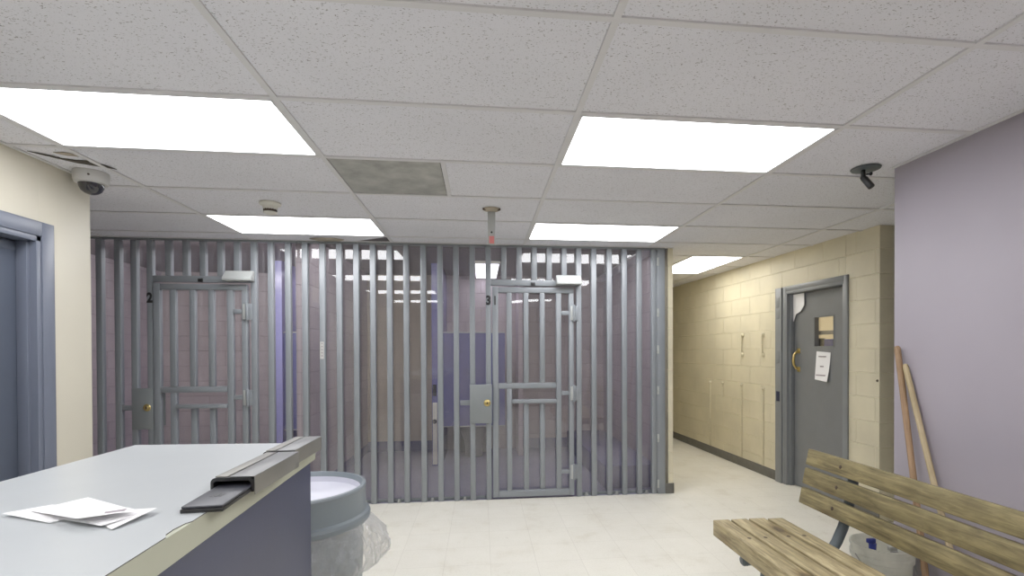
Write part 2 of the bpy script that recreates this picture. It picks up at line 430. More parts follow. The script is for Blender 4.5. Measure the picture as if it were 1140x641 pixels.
def text_mb(body, size, mat4):
    cu = bpy.data.curves.new('t', 'FONT'); cu.body = body; cu.size = size; cu.extrude = 0.0008; cu.offset = 0.006
    cu.align_x = 'CENTER'; cu.align_y = 'CENTER'
    ob = bpy.data.objects.new('t', cu); C.objects.link(ob)
    dg = bpy.context.evaluated_depsgraph_get(); me = bpy.data.meshes.new_from_object(ob.evaluated_get(dg))
    mb = MB(); mb.bm.from_mesh(me); mb.transform(mat4)
    bpy.data.objects.remove(ob); bpy.data.curves.remove(cu); bpy.data.meshes.remove(me)
    return mb

# ------------------------------------------------------------------ camera
f_px, cx, cy, yaw, pitch, roll = 561.24, 599.4, 395.06, -0.1137, -0.0085, -0.0037
cyw, syw, cp, sp, cr, sr = math.cos(yaw), math.sin(yaw), math.cos(pitch), math.sin(pitch), math.cos(roll), math.sin(roll)
fw = Vector((-syw * cp, cyw * cp, sp)); rt = Vector((cyw, syw, 0)); up = rt.cross(fw)
r2 = cr * rt + sr * up; u2 = -sr * rt + cr * up
cd = bpy.data.cameras.new('camera'); cam = bpy.data.objects.new('camera', cd); C.objects.link(cam)
cam.matrix_world = Matrix(((r2.x, u2.x, -fw.x, 0), (r2.y, u2.y, -fw.y, 0), (r2.z, u2.z, -fw.z, 1.4116), (0, 0, 0, 1)))
cd.sensor_fit = 'HORIZONTAL'; cd.sensor_width = 36.0; cd.lens = f_px * 36.0 / 1140
cd.shift_x = (570 - cx) / 1140; cd.shift_y = (cy - 320.5) / 1140
cd.clip_start = 0.02; cd.clip_end = 60
S.camera = cam

# ------------------------------------------------------------------ the setting
YF = 4.785          # front face of the bars
LWX = -2.28         # left wall face
MWX = 2.285         # near right (mauve) wall face
fl = MB(); fl.box(-4.5, 5.2, -3.7, 4.80, -0.1, 0.0); fl.box(1.80, 5.2, 4.80, 10.2, -0.1, 0.0)
struct('floor', fl, M['floor'])
fl = MB(); fl.box(-4.5, 1.80, 4.80, 7.4, -0.1, 0.0)
struct('floor_cell', fl, M['cellfloor'])

# ceiling: individual lay-in tiles (skipping the light openings) in one mesh, T-bar grid below
X0, Y0, T = -0.8064, 2.1102, 0.6096
lights_cells = {(c, r) for c in (-1, 1) for r in (0, 3, -3, -6)}
tl = MB()
def tile(x0, x1, y0, y1, tilt=0.0):
    z = CE + random.uniform(0.002, 0.0045)
    g = 0.002
    tl.box(x0 + g, x1 - g, y0 + g, y1 - g, z, z + 0.016)
for c in range(-4, 5):
    for r in range(-10, 14):
        x0 = X0 + 2 * T * c; y0 = Y0 + T * r
        x1, y1 = x0 + 2 * T, y0 + T
        if (c, r) in lights_cells: continue
        if y0 > YF - 0.1 and c < 2: continue
        y1 = min(y1, YF + 0.05) if c < 2 else y1
        if (c, r) == (0, 1): tile(x0 + T, x1, y0, y1); continue
        if c == 2 and r in (5, 6): tile(x0, x0 + T, y0, y1); continue
        if c == -1 and r == 4:
            continue
        tile(x0, x1, y0, y1)
# the sagging tile above the left part of the bars (its back right corner has dropped open)
x0 = X0 - 2 * T; y0 = Y0 + 4 * T; y1 = YF + 0.05
tl.quad([(x0, y0, CE), (X0 - 0.004, y0 + 0.012, CE), (X0 - 0.42, y1, CE - 0.001), (x0, y1, CE)])
struct('ceiling', tl, M['tile'], smooth=False)
pl = MB(); pl.box(-4.5, 5.2, -3.7, 10.2, CE + 0.12, CE + 0.2)
struct('ceiling_slab', pl, M['plenum'])
gr = MB(); w = 0.0125
for c in range(-4, 6):
    x = X0 + 2 * T * c
    ya, yb = -3.6, (YF + 0.0 if c < 3 else 10.0)
    if c == 2: yb = 10.0
    gr.box(x - w, x + w, ya, yb, CE - 0.004, CE + 0.004)
for r in range(-10, 14):
    y = Y0 + T * r
    if y > YF: gr.box(1.85, 3.25, y - w, y + w, CE - 0.0035, CE + 0.0035)
    else: gr.box(-4.4, 5.1, y - w, y + w, CE - 0.0035, CE + 0.0035)
gr.box(X0 + T - w, X0 + T + w, Y0 + T, Y0 + 2 * T, CE - 0.0035, CE + 0.004)
gr.box(X0 + 5 * T - w, X0 + 5 * T + w, Y0 + 5 * T, Y0 + 7 * T, CE - 0.0035, CE + 0.004)
gr.box(LWX, LWX + 0.02, -3.6, 3.25, CE - 0.004, CE + 0.003)
gr.box(MWX - 0.02, MWX, -3.6, 2.56, CE - 0.004, CE + 0.003)
gr.box(-4.2, 1.88, YF - 0.02, YF + 0.01, CE - 0.004, CE + 0.003)
struct('trim_1', gr, M['grid'], smooth=False)

# left wall with door opening
wl = MB(); DY0, DY1, DZ = 1.86, 2.905, 2.015
wl.box(LWX - 0.2, LWX, -3.6, DY0, 0, CE + 0.1); wl.box(LWX - 0.2, LWX, DY1, 3.255, 0, CE + 0.1, 0.004)
wl.box(LWX - 0.2, LWX, DY0, DY1, DZ, CE + 0.1)
struct('wall_left', wl, M['cream'])
wb = MB(); wb.box(-4.5, 5.2, -3.7, -3.6, 0, CE + 0.1); struct('wall_back', wb, M['cream'])
wa = MB(); wa.box(-4.5, -4.4, -3.6, 7.4, 0, 2.6); struct('wall_far_left', wa, M['mauvey'])
wm = MB(); wm.box(MWX, MWX + 0.2, -3.6, 2.565, 0, CE + 0.1, 0.006); struct('wall_right', wm, M['mauvewall'])
wc = MB(); wc.box(5.1, 5.2, -3.6, 10.2, 0, CE + 0.1); struct('wall_passage_end', wc, M['cream'])
# right corridor wall in its own rotated frame; local y along the wall, local -x into the room
TH = math.atan(0.035); RO = (3.21, 4.0, 0.0)
def rframe(o): o.location = RO; o.rotation_euler = (0, 0, TH); return o
RY0, RY1, RZ = 0.125, 0.95, 2.02
wr = MB()
wr.box(0, 0.2, -0.245, RY0, 0, CE + 0.1, 0.004); wr.box(0, 0.2, RY1, 6.3, 0, CE + 0.1); wr.box(0, 0.2, RY0, RY1, RZ, CE + 0.1)
rframe(struct('wall_corridor', wr, M['yellow']))
we = MB(); we.box(0.15, 1.95, -0.243, -0.05, 0, CE + 0.1); rframe(struct('wall_passage', we, M['yellowx']))
bb = MB(); bb.box(-0.008, 0.0, 1.08, 6.3, 0, 0.105, 0.002); bb.box(-0.008, 0, -0.25, 0.085, 0, 0.105, 0.002)
rframe(struct('baseboard_corridor', bb, M['base']))
wf = MB(); wf.box(1.7, 3.3, 10.0, 10.1, 0, CE + 0.1); struct('wall_corridor_end', wf, M['yellowx'])
# cell right wall / corridor left wall (end shows as the cream pillar beside the bars)
wp = MB(); wp.box(1.835, 1.882, 4.79, 10.0, 0, CE + 0.1); struct('wall_pillar', wp, M['yellow'])
wp = MB(); wp.box(1.798, 1.835, 4.9, 7.3, 0, 2.6); struct('wall_cell_right', wp, M['mauvey'])
bp = MB(); bp.box(1.80, 1.89, 4.782, 4.79, 0, 0.1, 0.002); bp.box(1.882, 1.89, 4.782, 10.0, 0, 0.1, 0.002)
struct('baseboard_pillar', bp, M['base'])
CB = 7.3
wx = MB(); wx.box(-4.5, -1.70, CB, CB + 0.1, 0, 2.6); wx.box(-0.60, 1.80, CB, CB + 0.1, 0, 2.6); struct('wall_cell_back', wx, M['mauvex'])
wx = MB(); wx.box(-1.70, -0.60, CB, CB + 0.1, 0, 2.6); struct('wall_cell_back_tan', wx, M['tanx'])
wx = MB(); wx.box(-1.70, -1.58, 4.90, CB, 0, 2.6); struct('wall_cell_partition', wx, M['mauvey'])
wx = MB(); wx.box(-4.35, -4.25, 4.84, CB, 0, 2.6); struct('wall_cell_left', wx, M['mauvey'])
wx = MB(); wx.box(-4.4, 1.835, 4.87, CB + 0.1, 2.49, 2.6); wx.box(-4.4, 1.835, 4.86, 4.90, CE + 0.015, 2.6); struct('ceiling_cell', wx, M['celltop'])
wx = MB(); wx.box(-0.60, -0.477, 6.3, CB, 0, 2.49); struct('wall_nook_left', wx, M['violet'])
wx = MB(); wx.box(0.50, 0.56, 6.75, CB, 0, 2.49); struct('wall_nook_right', wx, M['mauvey'])
wx = MB(); wx.box(-2.42, -2.345, 6.3, CB, 0, 2.49); struct('wall_nook', wx, M['violet_lit'])
wx = MB(); wx.box(-1.58, -0.6, CB - 0.006, CB, 0, 0.14); wx.box(0.56, 1.25, CB - 0.006, CB, 0, 0.14); wx.box(-1.58, -1.574, 4.95, CB, 0, 0.12)
wx.box(-4.25, -2.42, CB - 0.006, CB, 0, 0.14)
struct('baseboard_cell', wx, M['platform'])

# ------------------------------------------------------------------ ceiling lights
def light(x0, x1, y0, y1, label, mat, z=CE, group='lay-in ceiling light panels', fr=0.022):
    t = thing('ceiling_light', label, 'ceiling light', ((x0 + x1) / 2, (y0 + y1) / 2, z), 0, group)
    b = MB()
    b.box(x0 + .013, x1 - .013, y0 + .013, y0 + fr + .004, z - 0.003, z + 0.02); b.box(x0 + .013, x1 - .013, y1 - fr - .004, y1 - .013, z - 0.003, z + 0.02)
    b.box(x0 + .013, x0 + fr + .004, y0 + .013, y1 - .013, z - 0.003, z + 0.02); b.box(x1 - fr - .004, x1 - .013, y0 + .013, y1 - .013, z - 0.003, z + 0.02)
    b.build('frame', M['grid'], t)
    d = MB(); d.box(x0 + fr, x1 - fr, y0 + fr, y1 - fr, z + 0.002, z + 0.012); d.build('diffuser', mat, t)
    return t
LB = {(-1, 0): 'bright ceiling light panel nearest the camera on the left, above the counter',
      (1, 0): 'bright ceiling light panel nearest the camera on the right, toward the bench',
      (-1, 3): 'bright ceiling light panel in front of the cell door marked 2',
      (1, 3): 'bright ceiling light panel in front of the cell door marked 3'}
for (c, r) in sorted(lights_cells):
    x0 = X0 + 2 * T * c; y0 = Y0 + T * r
    light(x0, x0 + 2 * T, y0, y0 + T, LB.get((c, r), 'ceiling light panel behind the camera, seen only as a reflection'), M['light'])
light(X0 + 5 * T, X0 + 6 * T, Y0 + 5 * T, Y0 + 7 * T, 'ceiling light panel turned lengthwise in the yellow corridor', M['lightc'])
# cell nook fixture
t = thing('cell_light', 'white light fixture on the cell ceiling above the blue privacy screen', 'ceiling light', (0.08, 6.72, 2.49))
b = MB(); b.box(-0.08, 0.24, 6.08, 7.26, 2.455, 2.49, 0.006); b.build('housing', M['whiteplastic'], t)
b = MB(); b.box(-0.06, 0.22, 6.1, 7.24, 2.448, 2.456, 0.002); b.build('diffuser', M['nook'], t)
t = thing('cell_light', 'narrow light fixture on the left cell ceiling behind its blue screen', 'ceiling light', (-1.95, 6.95, 2.49))
b = MB(); b.box(-2.1, -1.8, 6.66, 7.24, 2.455, 2.49, 0.006); b.build('housing', M['whiteplastic'], t)
b = MB(); b.box(-2.08, -1.82, 6.68, 7.22, 2.448, 2.456, 0.002); b.build('diffuser', M['nook'], t)

# ------------------------------------------------------------------ cell fronts
BARX = [-3.294, -3.147, -3.015, -2.885, -2.735, -2.592, -2.450, -2.305, -2.165, -2.023, -1.879, -1.731, -1.584, -1.433, -1.285, -1.135, -0.987, -0.837,
        -0.687, -0.531, -0.377, -0.229, -0.078, 0.073, 0.220, 0.367, 0.511, 0.655, 0.800, 0.942, 1.090, 1.244, 1.394, 1.543, 1.690]
PX = 0.147
def kx(k): return BARX[k] if k >= 0 else BARX[0] + PX * k
BW, BD = 0.025, 0.05
def bar_mb(x, z0, z1, y0=YF, wd=BW, dp=BD): 
    b = MB(); b.box(x - wd, x + wd, y0, y0 + dp, z0, z1, 0.006); return b
TOPZ = CE - 0.02
def cell_front(name, label, ks, posts, post2num, x_lo, x_hi, endplate=False):
    t = thing(name, label, 'cell front', ((x_lo + x_hi) / 2, YF + 0.025, 0))
    pl_, pr_ = posts
    for k in ks:
        x = kx(k)
        if pl_ < k < pr_:
            o = bar_mb(x, 2.085, TOPZ).build('bar', M['bars'], t)
        else:
            bar_mb(x, 0.0, TOPZ).build('bar', M['bars'], t)
    b = MB(); b.box(x_lo, x_hi, YF - 0.005, YF + 0.055, TOPZ, CE - 0.0045, 0.002); b.build('top_channel', M['barsdark'], t)
    xa, xb = kx(pl_), kx(pr_)
    b = MB(); b.box(xa + BW, xb - BW, YF, YF + 0.05, 2.03, 2.085, 0.004); b.build('header', M['bars'], t)
    for sa, sb in ((x_lo, xa - 0.02), (xb + 0.02, x_hi)):
        b = MB(); b.box(sa, sb, YF + 0.051, YF + 0.059, 0, 0.03, 0.002); b.build('sill', M['barsdark'], t)
    # floor bolts in every second gap
    for k in ks[:-1]:
        if (pl_ <= k < pr_) or k % 2 == 0: continue
        bx = kx(k) + PX / 2
        if not (x_lo + 0.05 < bx < x_hi - 0.03): continue
        b = MB(); b.box(bx - 0.02, bx + 0.02, YF + 0.005, YF + 0.045, 0, 0.008, 0.002); b.cyl((bx, YF + 0.02, 0.006), (bx, YF + 0.02, 0.032), 0.016, 0.013, 12, bev=0.004)
        b.build('floor_bolt', M['boltgrey'], t)
    # lock box
    lx0, lx1, ly = (xa - 0.178, xa + 0.029, YF - 0.05) if post2num != '2' else (xa - 0.148, xa + 0.022, YF - 0.012)
    b = MB(); b.box(lx0, lx1, ly, YF + 0.0, 0.735, 1.096, 0.004)
    lb = b.build('lock_box', M['barsdark'], t)
    b = MB(); b.box(lx0 - 0.09, lx0 + 0.01, YF + 0.005, YF + 0.04, 0.900, 0.945, 0.003); b.build('lock_brace', M['bars'], t)
    b = MB(); b.lathe([(0.0, 0.012), (0.012, 0.012), (0.015, 0.009), (0.028, 0.006), (0.032, 0.0)], (lx1 - 0.045, ly, 0.925), 24, axis=(0, -1, 0))
    key = b.build('keyhole', M['brass'], lb)
    b = MB(); b.box(lx1 - 0.049, lx1 - 0.041, ly - 0.0135, ly - 0.01, 0.913, 0.937); b.build('key_slot', M['ink'], lb)
    # sloped pale hood at the hinge side of the header
    hx0, hx1 = xb - 0.225, xb + 0.012
    b = MB(); b.prism([(YF - 0.003, 2.13), (YF - 0.03, 2.13), (YF - 0.09, 2.06), (YF - 0.09, 2.04), (YF - 0.003, 2.04)], 'x', hx0, hx1, bev=0.003)
    b.build('closer_hood', M['hood'], t)
    b = MB(); b.box((xa + xb) / 2 - 0.03, (xa + xb) / 2 + 0.01, YF - 0.012, YF, 2.03, 2.062, 0.003); b.build('catch', M['black'], t)
    # hinge halves welded on the post
    for hz in (1.77, 1.0, 0.245):
        b = MB(); b.box(xb - 0.05, xb - 0.01, YF - 0.012, YF + 0.0, hz - 0.07, hz + 0.07, 0.003); b.cyl((xb - 0.052, YF - 0.014, hz - 0.078), (xb - 0.052, YF - 0.014, hz + 0.078), 0.014, None, 14, bev=0.003)
        b.build('hinge', M['bars'], t)
    m4 = Matrix.Translation((xa, YF - 0.0006, 1.885)) @ Matrix.Rotation(PI / 2, 4, 'X')
    text_mb(post2num, 0.115, m4 @ Matrix.Scale(0.8, 4, (1, 0, 0))).build('numeral', M['ink'], t, smooth=False)
    # clear sheets bolted behind the bars
    def pane(xl, xh, zl, zh, seed, amp=0.0022, yawk=0.0, tw=0.0):
        rnd = random.Random(seed); p1, p2 = rnd.uniform(0, 6), rnd.uniform(0, 6)
        b = MB(); nx, nz = 14, 24; vs = []
        for i in range(nx + 1):
            row = []
            for j in range(nz + 1):
                u_, v_ = i / nx, j / nz
                x = xl + (xh - xl) * u_; z = zl + (zh - zl) * v_
                y = YF + 0.062 + amp * (math.sin(x * 2.6 + p1) + 0.7 * math.sin(z * 3.1 + p2 + x * 1.3)) + 0.0022
                y += yawk * (x - (xl + xh) / 2) + abs(yawk) * (xh - xl) / 2 + tw * (x - (xl + xh) / 2) * (z - 2.3) * math.exp(-((z - 2.3) / 0.4) ** 2)
                row.append(b.bm.verts.new((x, y, z)))
            vs.append(row)
        for i in range(nx):
            for j in range(nz): b.bm.faces.new((vs[i][j], vs[i + 1][j], vs[i + 1][j + 1], vs[i][j + 1]))
        b.build('clear_pane', M['plexi'], t, angle=3.0)
    pane(x_lo + 0.01, xa - 0.012, 0.03, TOPZ, 3 + int(10 * x_hi))
    L_ = post2num == '2'
    pane(xa - 0.008, xb + 0.008, 2.06, TOPZ, 5 + int(10 * x_hi), 0.001, -0.03 if L_ else 0, 0.05 if L_ else 0)
    pane(xb + 0.012, x_hi - 0.01, 0.03, TOPZ, 8 + int(10 * x_hi), 0.0022, -0.045 if L_ else 0, 0.08 if L_ else 0)
    return t
fl_ = cell_front('jail_bar_partition', 'grey steel bar front of the left cell, marked 2, partly behind the counter', list(range(-6, 12)), (3, 9), '2', -4.24, kx(11) + 0.072)
fr_ = cell_front('jail_bar_partition', 'grey steel bar front of the right cell, marked 3, ending at the cream pillar', list(range(12, 35)), (23, 29), '3', kx(11) + 0.077, 1.798)
# steel end plate with clips at the right end
b = MB(); b.box(1.725, 1.80, YF - 0.004, YF + 0.05, 0, TOPZ, 0.003); ep = b.build('end_plate', M['bars'], fr_)
b = MB(); b.box(1.7165, 1.7245, YF + 0.0, YF + 0.05, 0.03, TOPZ - 0.03, 0.002); b.build('edge_angle', M['bars'], fr_)
for z in (0.10, 0.55, 1.02, 1.42, 1.78, 2.28):
    b = MB(); b.box(1.717, 1.738, YF - 0.008, YF - 0.003, z - 0.04, z + 0.04, 0.002); b.cyl((1.727, YF - 0.016, z), (1.727, YF - 0.006, z), 0.009, None, 10, bev=0.002); b.build('clip', M['hood'], ep)
# small white label strip with five marks on the second bar of the right cell front
xs = kx(13)
b = MB(); b.box(xs - 0.02, xs + 0.012, YF - 0.0015, YF, 1.345, 1.50)
st = b.build('label_strip', M['camgrey'], fr_, smooth=False)
for i in range(5):
    z = 1.485 - i * 0.028; b = MB(); b.box(xs - 0.010, xs + 0.003, YF - 0.0022, YF - 0.0014, z - 0.007, z + 0.006); b.build('label_mark', M['smudge'], st, smooth=False)

def cell_door(label):
    xa, xb = kx(23), kx(29)
    x0, x1 = xa + 0.036, xb - 0.042      # clear door span
    t = thing('cell_door', label, 'cell door', ((x0 + x1) / 2, YF + 0.02, 0.015), 0, None)
    y = YF - 0.006
    def bx(n, a, b_, c, d, dp=0.05, yy=y, bev=0.006):
        m = MB(); m.box(a, b_, yy, yy + dp, c, d, bev); return m.build(n, M['bars'], t)
    bx('stile', x0, x0 + 0.056, 0.02, 2.02)                 # lock stile
    bx('stile', 0.718, 0.768, 0.085, 1.962)                 # main hinge-side stile
    bx('stile', 0.842, 0.890, 0.02, 1.962)                  # hinge bar
    bx('top_rail', x0 + 0.056, 0.890, 1.962, 2.015)
    bx('bottom_rail', x0 + 0.056, 0.842, 0.02, 0.082)
    bx('middle_rail', x0 + 0.056, 0.718, 1.052, 1.104)
    bx('bar', 0.243, 0.293, 0.082, 1.052, 0.045); bx('bar', 0.243, 0.293, 1.104, 1.962, 0.045)
    for x in (0.429, 0.585):
        bx('bar', x - 0.024, x + 0.024, 1.104, 1.962, 0.045, y + 0.002)
        bx('bar', x - 0.024, x + 0.024, 0.082, 0.912, 0.045, y + 0.012)
    bx('slot_shelf', 0.293, 0.718, 0.912, 0.946, 0.075, y - 0.02, 0.004)
    for hz in (1.77, 1.0, 0.245):
        bx('hinge_link', 0.768, 0.842, hz - 0.018, hz + 0.022, 0.035, y + 0.004, 0.004)
        m = MB(); m.box(0.856, 0.888, y - 0.01, y + 0.0, hz - 0.068, hz + 0.068, 0.003); m.build('hinge_leaf', M['hood'], t)
    m = MB(); m.box(x0 + 0.03, x0 + 0.065, y + 0.05, y + 0.06, 0.76, 1.05, 0.003); m.build('strike_plate', M['barsdark'], t)
    rnd = random.Random(4); b = MB(); vs = []; nx, nz = 10, 20
    for i in range(nx + 1):
        row = []
        for j in range(nz + 1):
            x = x0 + 0.01 + (0.885 - x0 - 0.01) * i / nx; z = 0.06 + 1.93 * j / nz
            row.append(b.bm.verts.new((x, y + 0.064 + 0.002 * (math.sin(x * 7 + 1) + math.sin(z * 4 + x * 3)), z)))
        vs.append(row)
    for i in range(nx):
        for j in range(nz): b.bm.faces.new((vs[i][j], vs[i + 1][j], vs[i + 1][j + 1], vs[i][j + 1]))
    b.build('clear_pane', M['plexi'], t, angle=3.0)
    return t
d3 = cell_door('barred cell door with lock box marked 3, in the right cell front')
d2 = copytree(d3); d2.location.x -= 2.966
tag(d2, 'barred cell door marked 2, in the left cell front behind the counter')
# the single stroke on the right door's lock stile
y = YF - 0.006; m = MB(); xx = kx(23) + 0.036 + 0.026
m.box(xx - 0.006, xx + 0.006, y - 0.001, y, 1.845, 1.93); m.build('numeral', M['ink'], d3, smooth=False)

# ------------------------------------------------------------------ cell interiors
def screen(x0, x1, y, label):
    t = thing('privacy_screen', label, 'screen', ((x0 + x1) / 2, y, 0.47))
    b = MB(); b.box(x0, x1, y - 0.015, y + 0.015, 0.48, 1.635); b.build('panel', M['bluepanel'], t)
    for za, zb in ((1.635, 1.65), (0.468, 0.48)):
        b = MB(); b.box(x0, x1, y - 0.02, y + 0.02, za, zb, 0.003); b.build('edge_trim', M['hood'], t)
screen(-0.476, 0.30, 6.35, 'blue privacy screen in the right cell beneath the violet-lit nook')
screen(-2.344, -1.701, 6.35, 'blue privacy screen in the left cell beside the violet wall end')
b = MB(); b.box(1.25, 1.797, 5.02, CB - 0.001, 0, 0.235, 0.01)
solo('sleeping_platform', b, M['platform'], 'low blue-grey sleeping platform along the right wall of the right cell', 'bench')
def toilet(x, label):
    t = thing('toilet', label, 'toilet', (x, 6.95, 0))
    b = MB(); b.lathe([(0.0, 0.0), (0.12, 0.0), (0.11, 0.1), (0.13, 0.22), (0.19, 0.36), (0.2, 0.4), (0.16, 0.4), (0.12, 0.3), (0.0, 0.24)], (x, 6.85, 0)); b.build('bowl', M['porcelain'], t)
    b = MB(); b.box(x - 0.2, x + 0.2, 7.05, 7.28, 0.0, 0.75, 0.03); b.build('tank', M['porcelain'], t)
toilet(-0.1, 'grey toilet behind the blue screen in the right cell')
toilet(-2.0, 'grey toilet behind the blue screen in the left cell')
b = MB(); b.box(-0.59, -0.535, 6.27, 6.299, 0.02, 0.78, 0.006)
pc = solo('pipe_cover', b, M['whiteplastic'], 'white pipe cover strip on the wall end left of the blue screen', 'pipe cover')
b = MB(); b.lathe([(0, 0.02), (0.025, 0.018), (0.028, 0.0)], (-0.565, 6.27, 0.55), 16, axis=(0, -1, 0)); b.build('valve', M['black'], pc)
b = MB(); b.box(-0.59, -0.545, 6.285, 6.299, 0.86, 1.0, 0.004)
solo('wall_outlet', b, M['black'], 'small black outlet on the wall end above the white pipe cover', 'outlet')

# ------------------------------------------------------------------ left door
dt = bpy.data.objects.new('door_1', None); C.objects.link(dt); dt.location = (LWX, 2.38, 0); dt['kind'] = 'structure'
b = MB()
FO = 0.075
for (ya, yb) in ((DY0 - FO, DY0 + 0.001), (DY1 - 0.001, DY1 + FO)):
    b.box(LWX - 0.002, LWX + 0.016, ya, yb, 0, DZ + FO, 0.003)
b.box(LWX - 0.002, LWX + 0.016, DY0, DY1, DZ - 0.001, DZ + FO, 0.003)
for (ya, yb) in ((DY0 - 0.001, DY0 + 0.03), (DY1 - 0.03, DY1 + 0.001)):
    b.box(LWX - 0.2, LWX + 0.01, ya, yb, 0, DZ, 0.003)
b.box(LWX - 0.2, LWX + 0.01, DY0, DY1, DZ - 0.03, DZ + 0.001, 0.003)
b.box(LWX - 0.075, LWX - 0.025, DY1 - 0.046, DY1 - 0.029, 0, DZ - 0.03, 0.002); b.box(LWX - 0.075, LWX - 0.025, DY0 + 0.029, DY0 + 0.046, 0, DZ - 0.03, 0.002)
b.build('door_frame', M['steelpaint'], dt)
b = MB(); b.box(LWX - 0.12, LWX - 0.076, DY0 + 0.033, DY1 - 0.033, 0.008, DZ - 0.034, 0.003); ds = b.build('door_slab', M['slab'], dt)
b = MB(); b.box(LWX - 0.077, LWX - 0.072, DY1 - 0.16, DY1 - 0.05, DZ - 0.085, DZ - 0.036, 0.002); b.build('closer_plate', M['slab'], ds)

# ------------------------------------------------------------------ right door (in wall frame)
dr = bpy.data.objects.new('door_2', None); C.objects.link(dr); rframe(dr); dr['kind'] = 'structure'
def rb(mb, name, mat, parent=dr, **kw): 
    me_o = mb.build(name, mat, None, **kw); me_o.parent = parent; return me_o
b = MB()
b.box(-0.016, 0.002, RY0 - 0.042, RY0 + 0.001, 0, RZ + 0.05, 0.003); b.box(-0.016, 0.002, RY1 - 0.001, RY1 + 0.042, 0, RZ + 0.05, 0.003)
b.box(-0.016, 0.002, RY0, RY1, RZ - 0.001, RZ + 0.05, 0.003)
b.box(-0.012, 0.2, RY0 - 0.001, RY0 + 0.022, 0, RZ, 0.003); b.box(-0.012, 0.2, RY1 - 0.022, RY1 + 0.001, 0, RZ, 0.003); b.box(-0.012, 0.2, RY0, RY1, RZ - 0.03, RZ + 0.001, 0.003)
b.box(0.02, 0.068, RY1 - 0.04, RY1 - 0.021, 0, RZ - 0.03, 0.002)
rb(b, 'door_frame', M['frame2'])
b = MB(); b.box(-0.03, 0.001, RY1 + 0.043, RY1 + 0.145, 0, RZ + 0.045, 0.003); lh = rb(b, 'lock_housing', M['frame2'])
for z0, z1 in ((1.86, 1.97), (1.74, 1.83), (1.27, 1.40)):
    b = MB(); b.box(-0.034, -0.029, RY1 + 0.07, RY1 + 0.125, z0, z1, 0.002); rb(b, 'cover_plate', M['frame2'], lh)
b = MB(); b.box(-0.033, -0.029, RY1 + 0.065, RY1 + 0.125, 0.865, 0.97, 0.002); rb(b, 'dark_label', M['navysign'], lh)
# slab with a window opening
b = MB(); a0, a1, zz1 = RY0 + 0.024, RY1 - 0.024, RZ - 0.033
wy0, wy1, wz0, wz1 = 0.356, 0.611, 1.445, 1.727
b.box(0.07, 0.115, a0, wy0, 0.008, zz1); b.box(0.07, 0.115, wy1, a1, 0.008, zz1); b.box(0.07, 0.115, wy0, wy1, 0.008, wz0); b.box(0.07, 0.115, wy0, wy1, wz1, zz1)
sl = rb(b, 'door_slab', M['slab2'], smooth=False)
b = MB()
for (p, q, r_, s_) in ((wy0 - .012, wy1 + .012, wz0 - .012, wz0), (wy0 - .012, wy1 + .012, wz1, wz1 + .012), (wy0 - .012, wy0, wz0, wz1), (wy1, wy1 + .012, wz0, wz1)): b.box(0.066, 0.07, p, q, r_, s_)
rb(b, 'window_trim', M['slab2'], sl)
b = MB(); b.box(0.1, 0.104, wy0, wy1, wz0, wz1); rb(b, 'window_glass', M['glass'], sl)
# pull handle
hp = [(0.07, 0.85, 1.40), (0.045, 0.85, 1.39), (0.018, 0.85, 1.355), (0.010, 0.85, 1.305), (0.018, 0.85, 1.255), (0.045, 0.85, 1.22), (0.07, 0.85, 1.21)]
b = MB(); b.tube(hp, [0.012, 0.011, 0.012, 0.013, 0.012, 0.011, 0.012], 12); b.box(0.065, 0.071, 0.825, 0.875, 1.375, 1.425, 0.002); b.box(0.065, 0.071, 0.825, 0.875, 1.185, 1.235, 0.002)
rb(b, 'door_handle', M['brass'], sl)
# room beyond the small window: glowing panel standing in for its light, dark and blue things
b = MB(); b.box(0.196, 0.2, 0.2, 1.0, 1.2, 1.9)
rb(b, 'window_view', M['room_glow'], sl)
b = MB(); b.box(0.18, 0.19, 0.62, 0.80, 1.40, 1.525); rb(b, 'dark_shelf', M['black'], sl)
b = MB(); b.box(0.18, 0.19, 0.40, 0.62, 1.40, 1.515); rb(b, 'blue_shelf', M['bluecap'], sl)
b = MB(); b.box(0.185, 0.19, 0.3, 0.9, 1.56, 1.60); rb(b, 'ledge', M['stain'], sl)
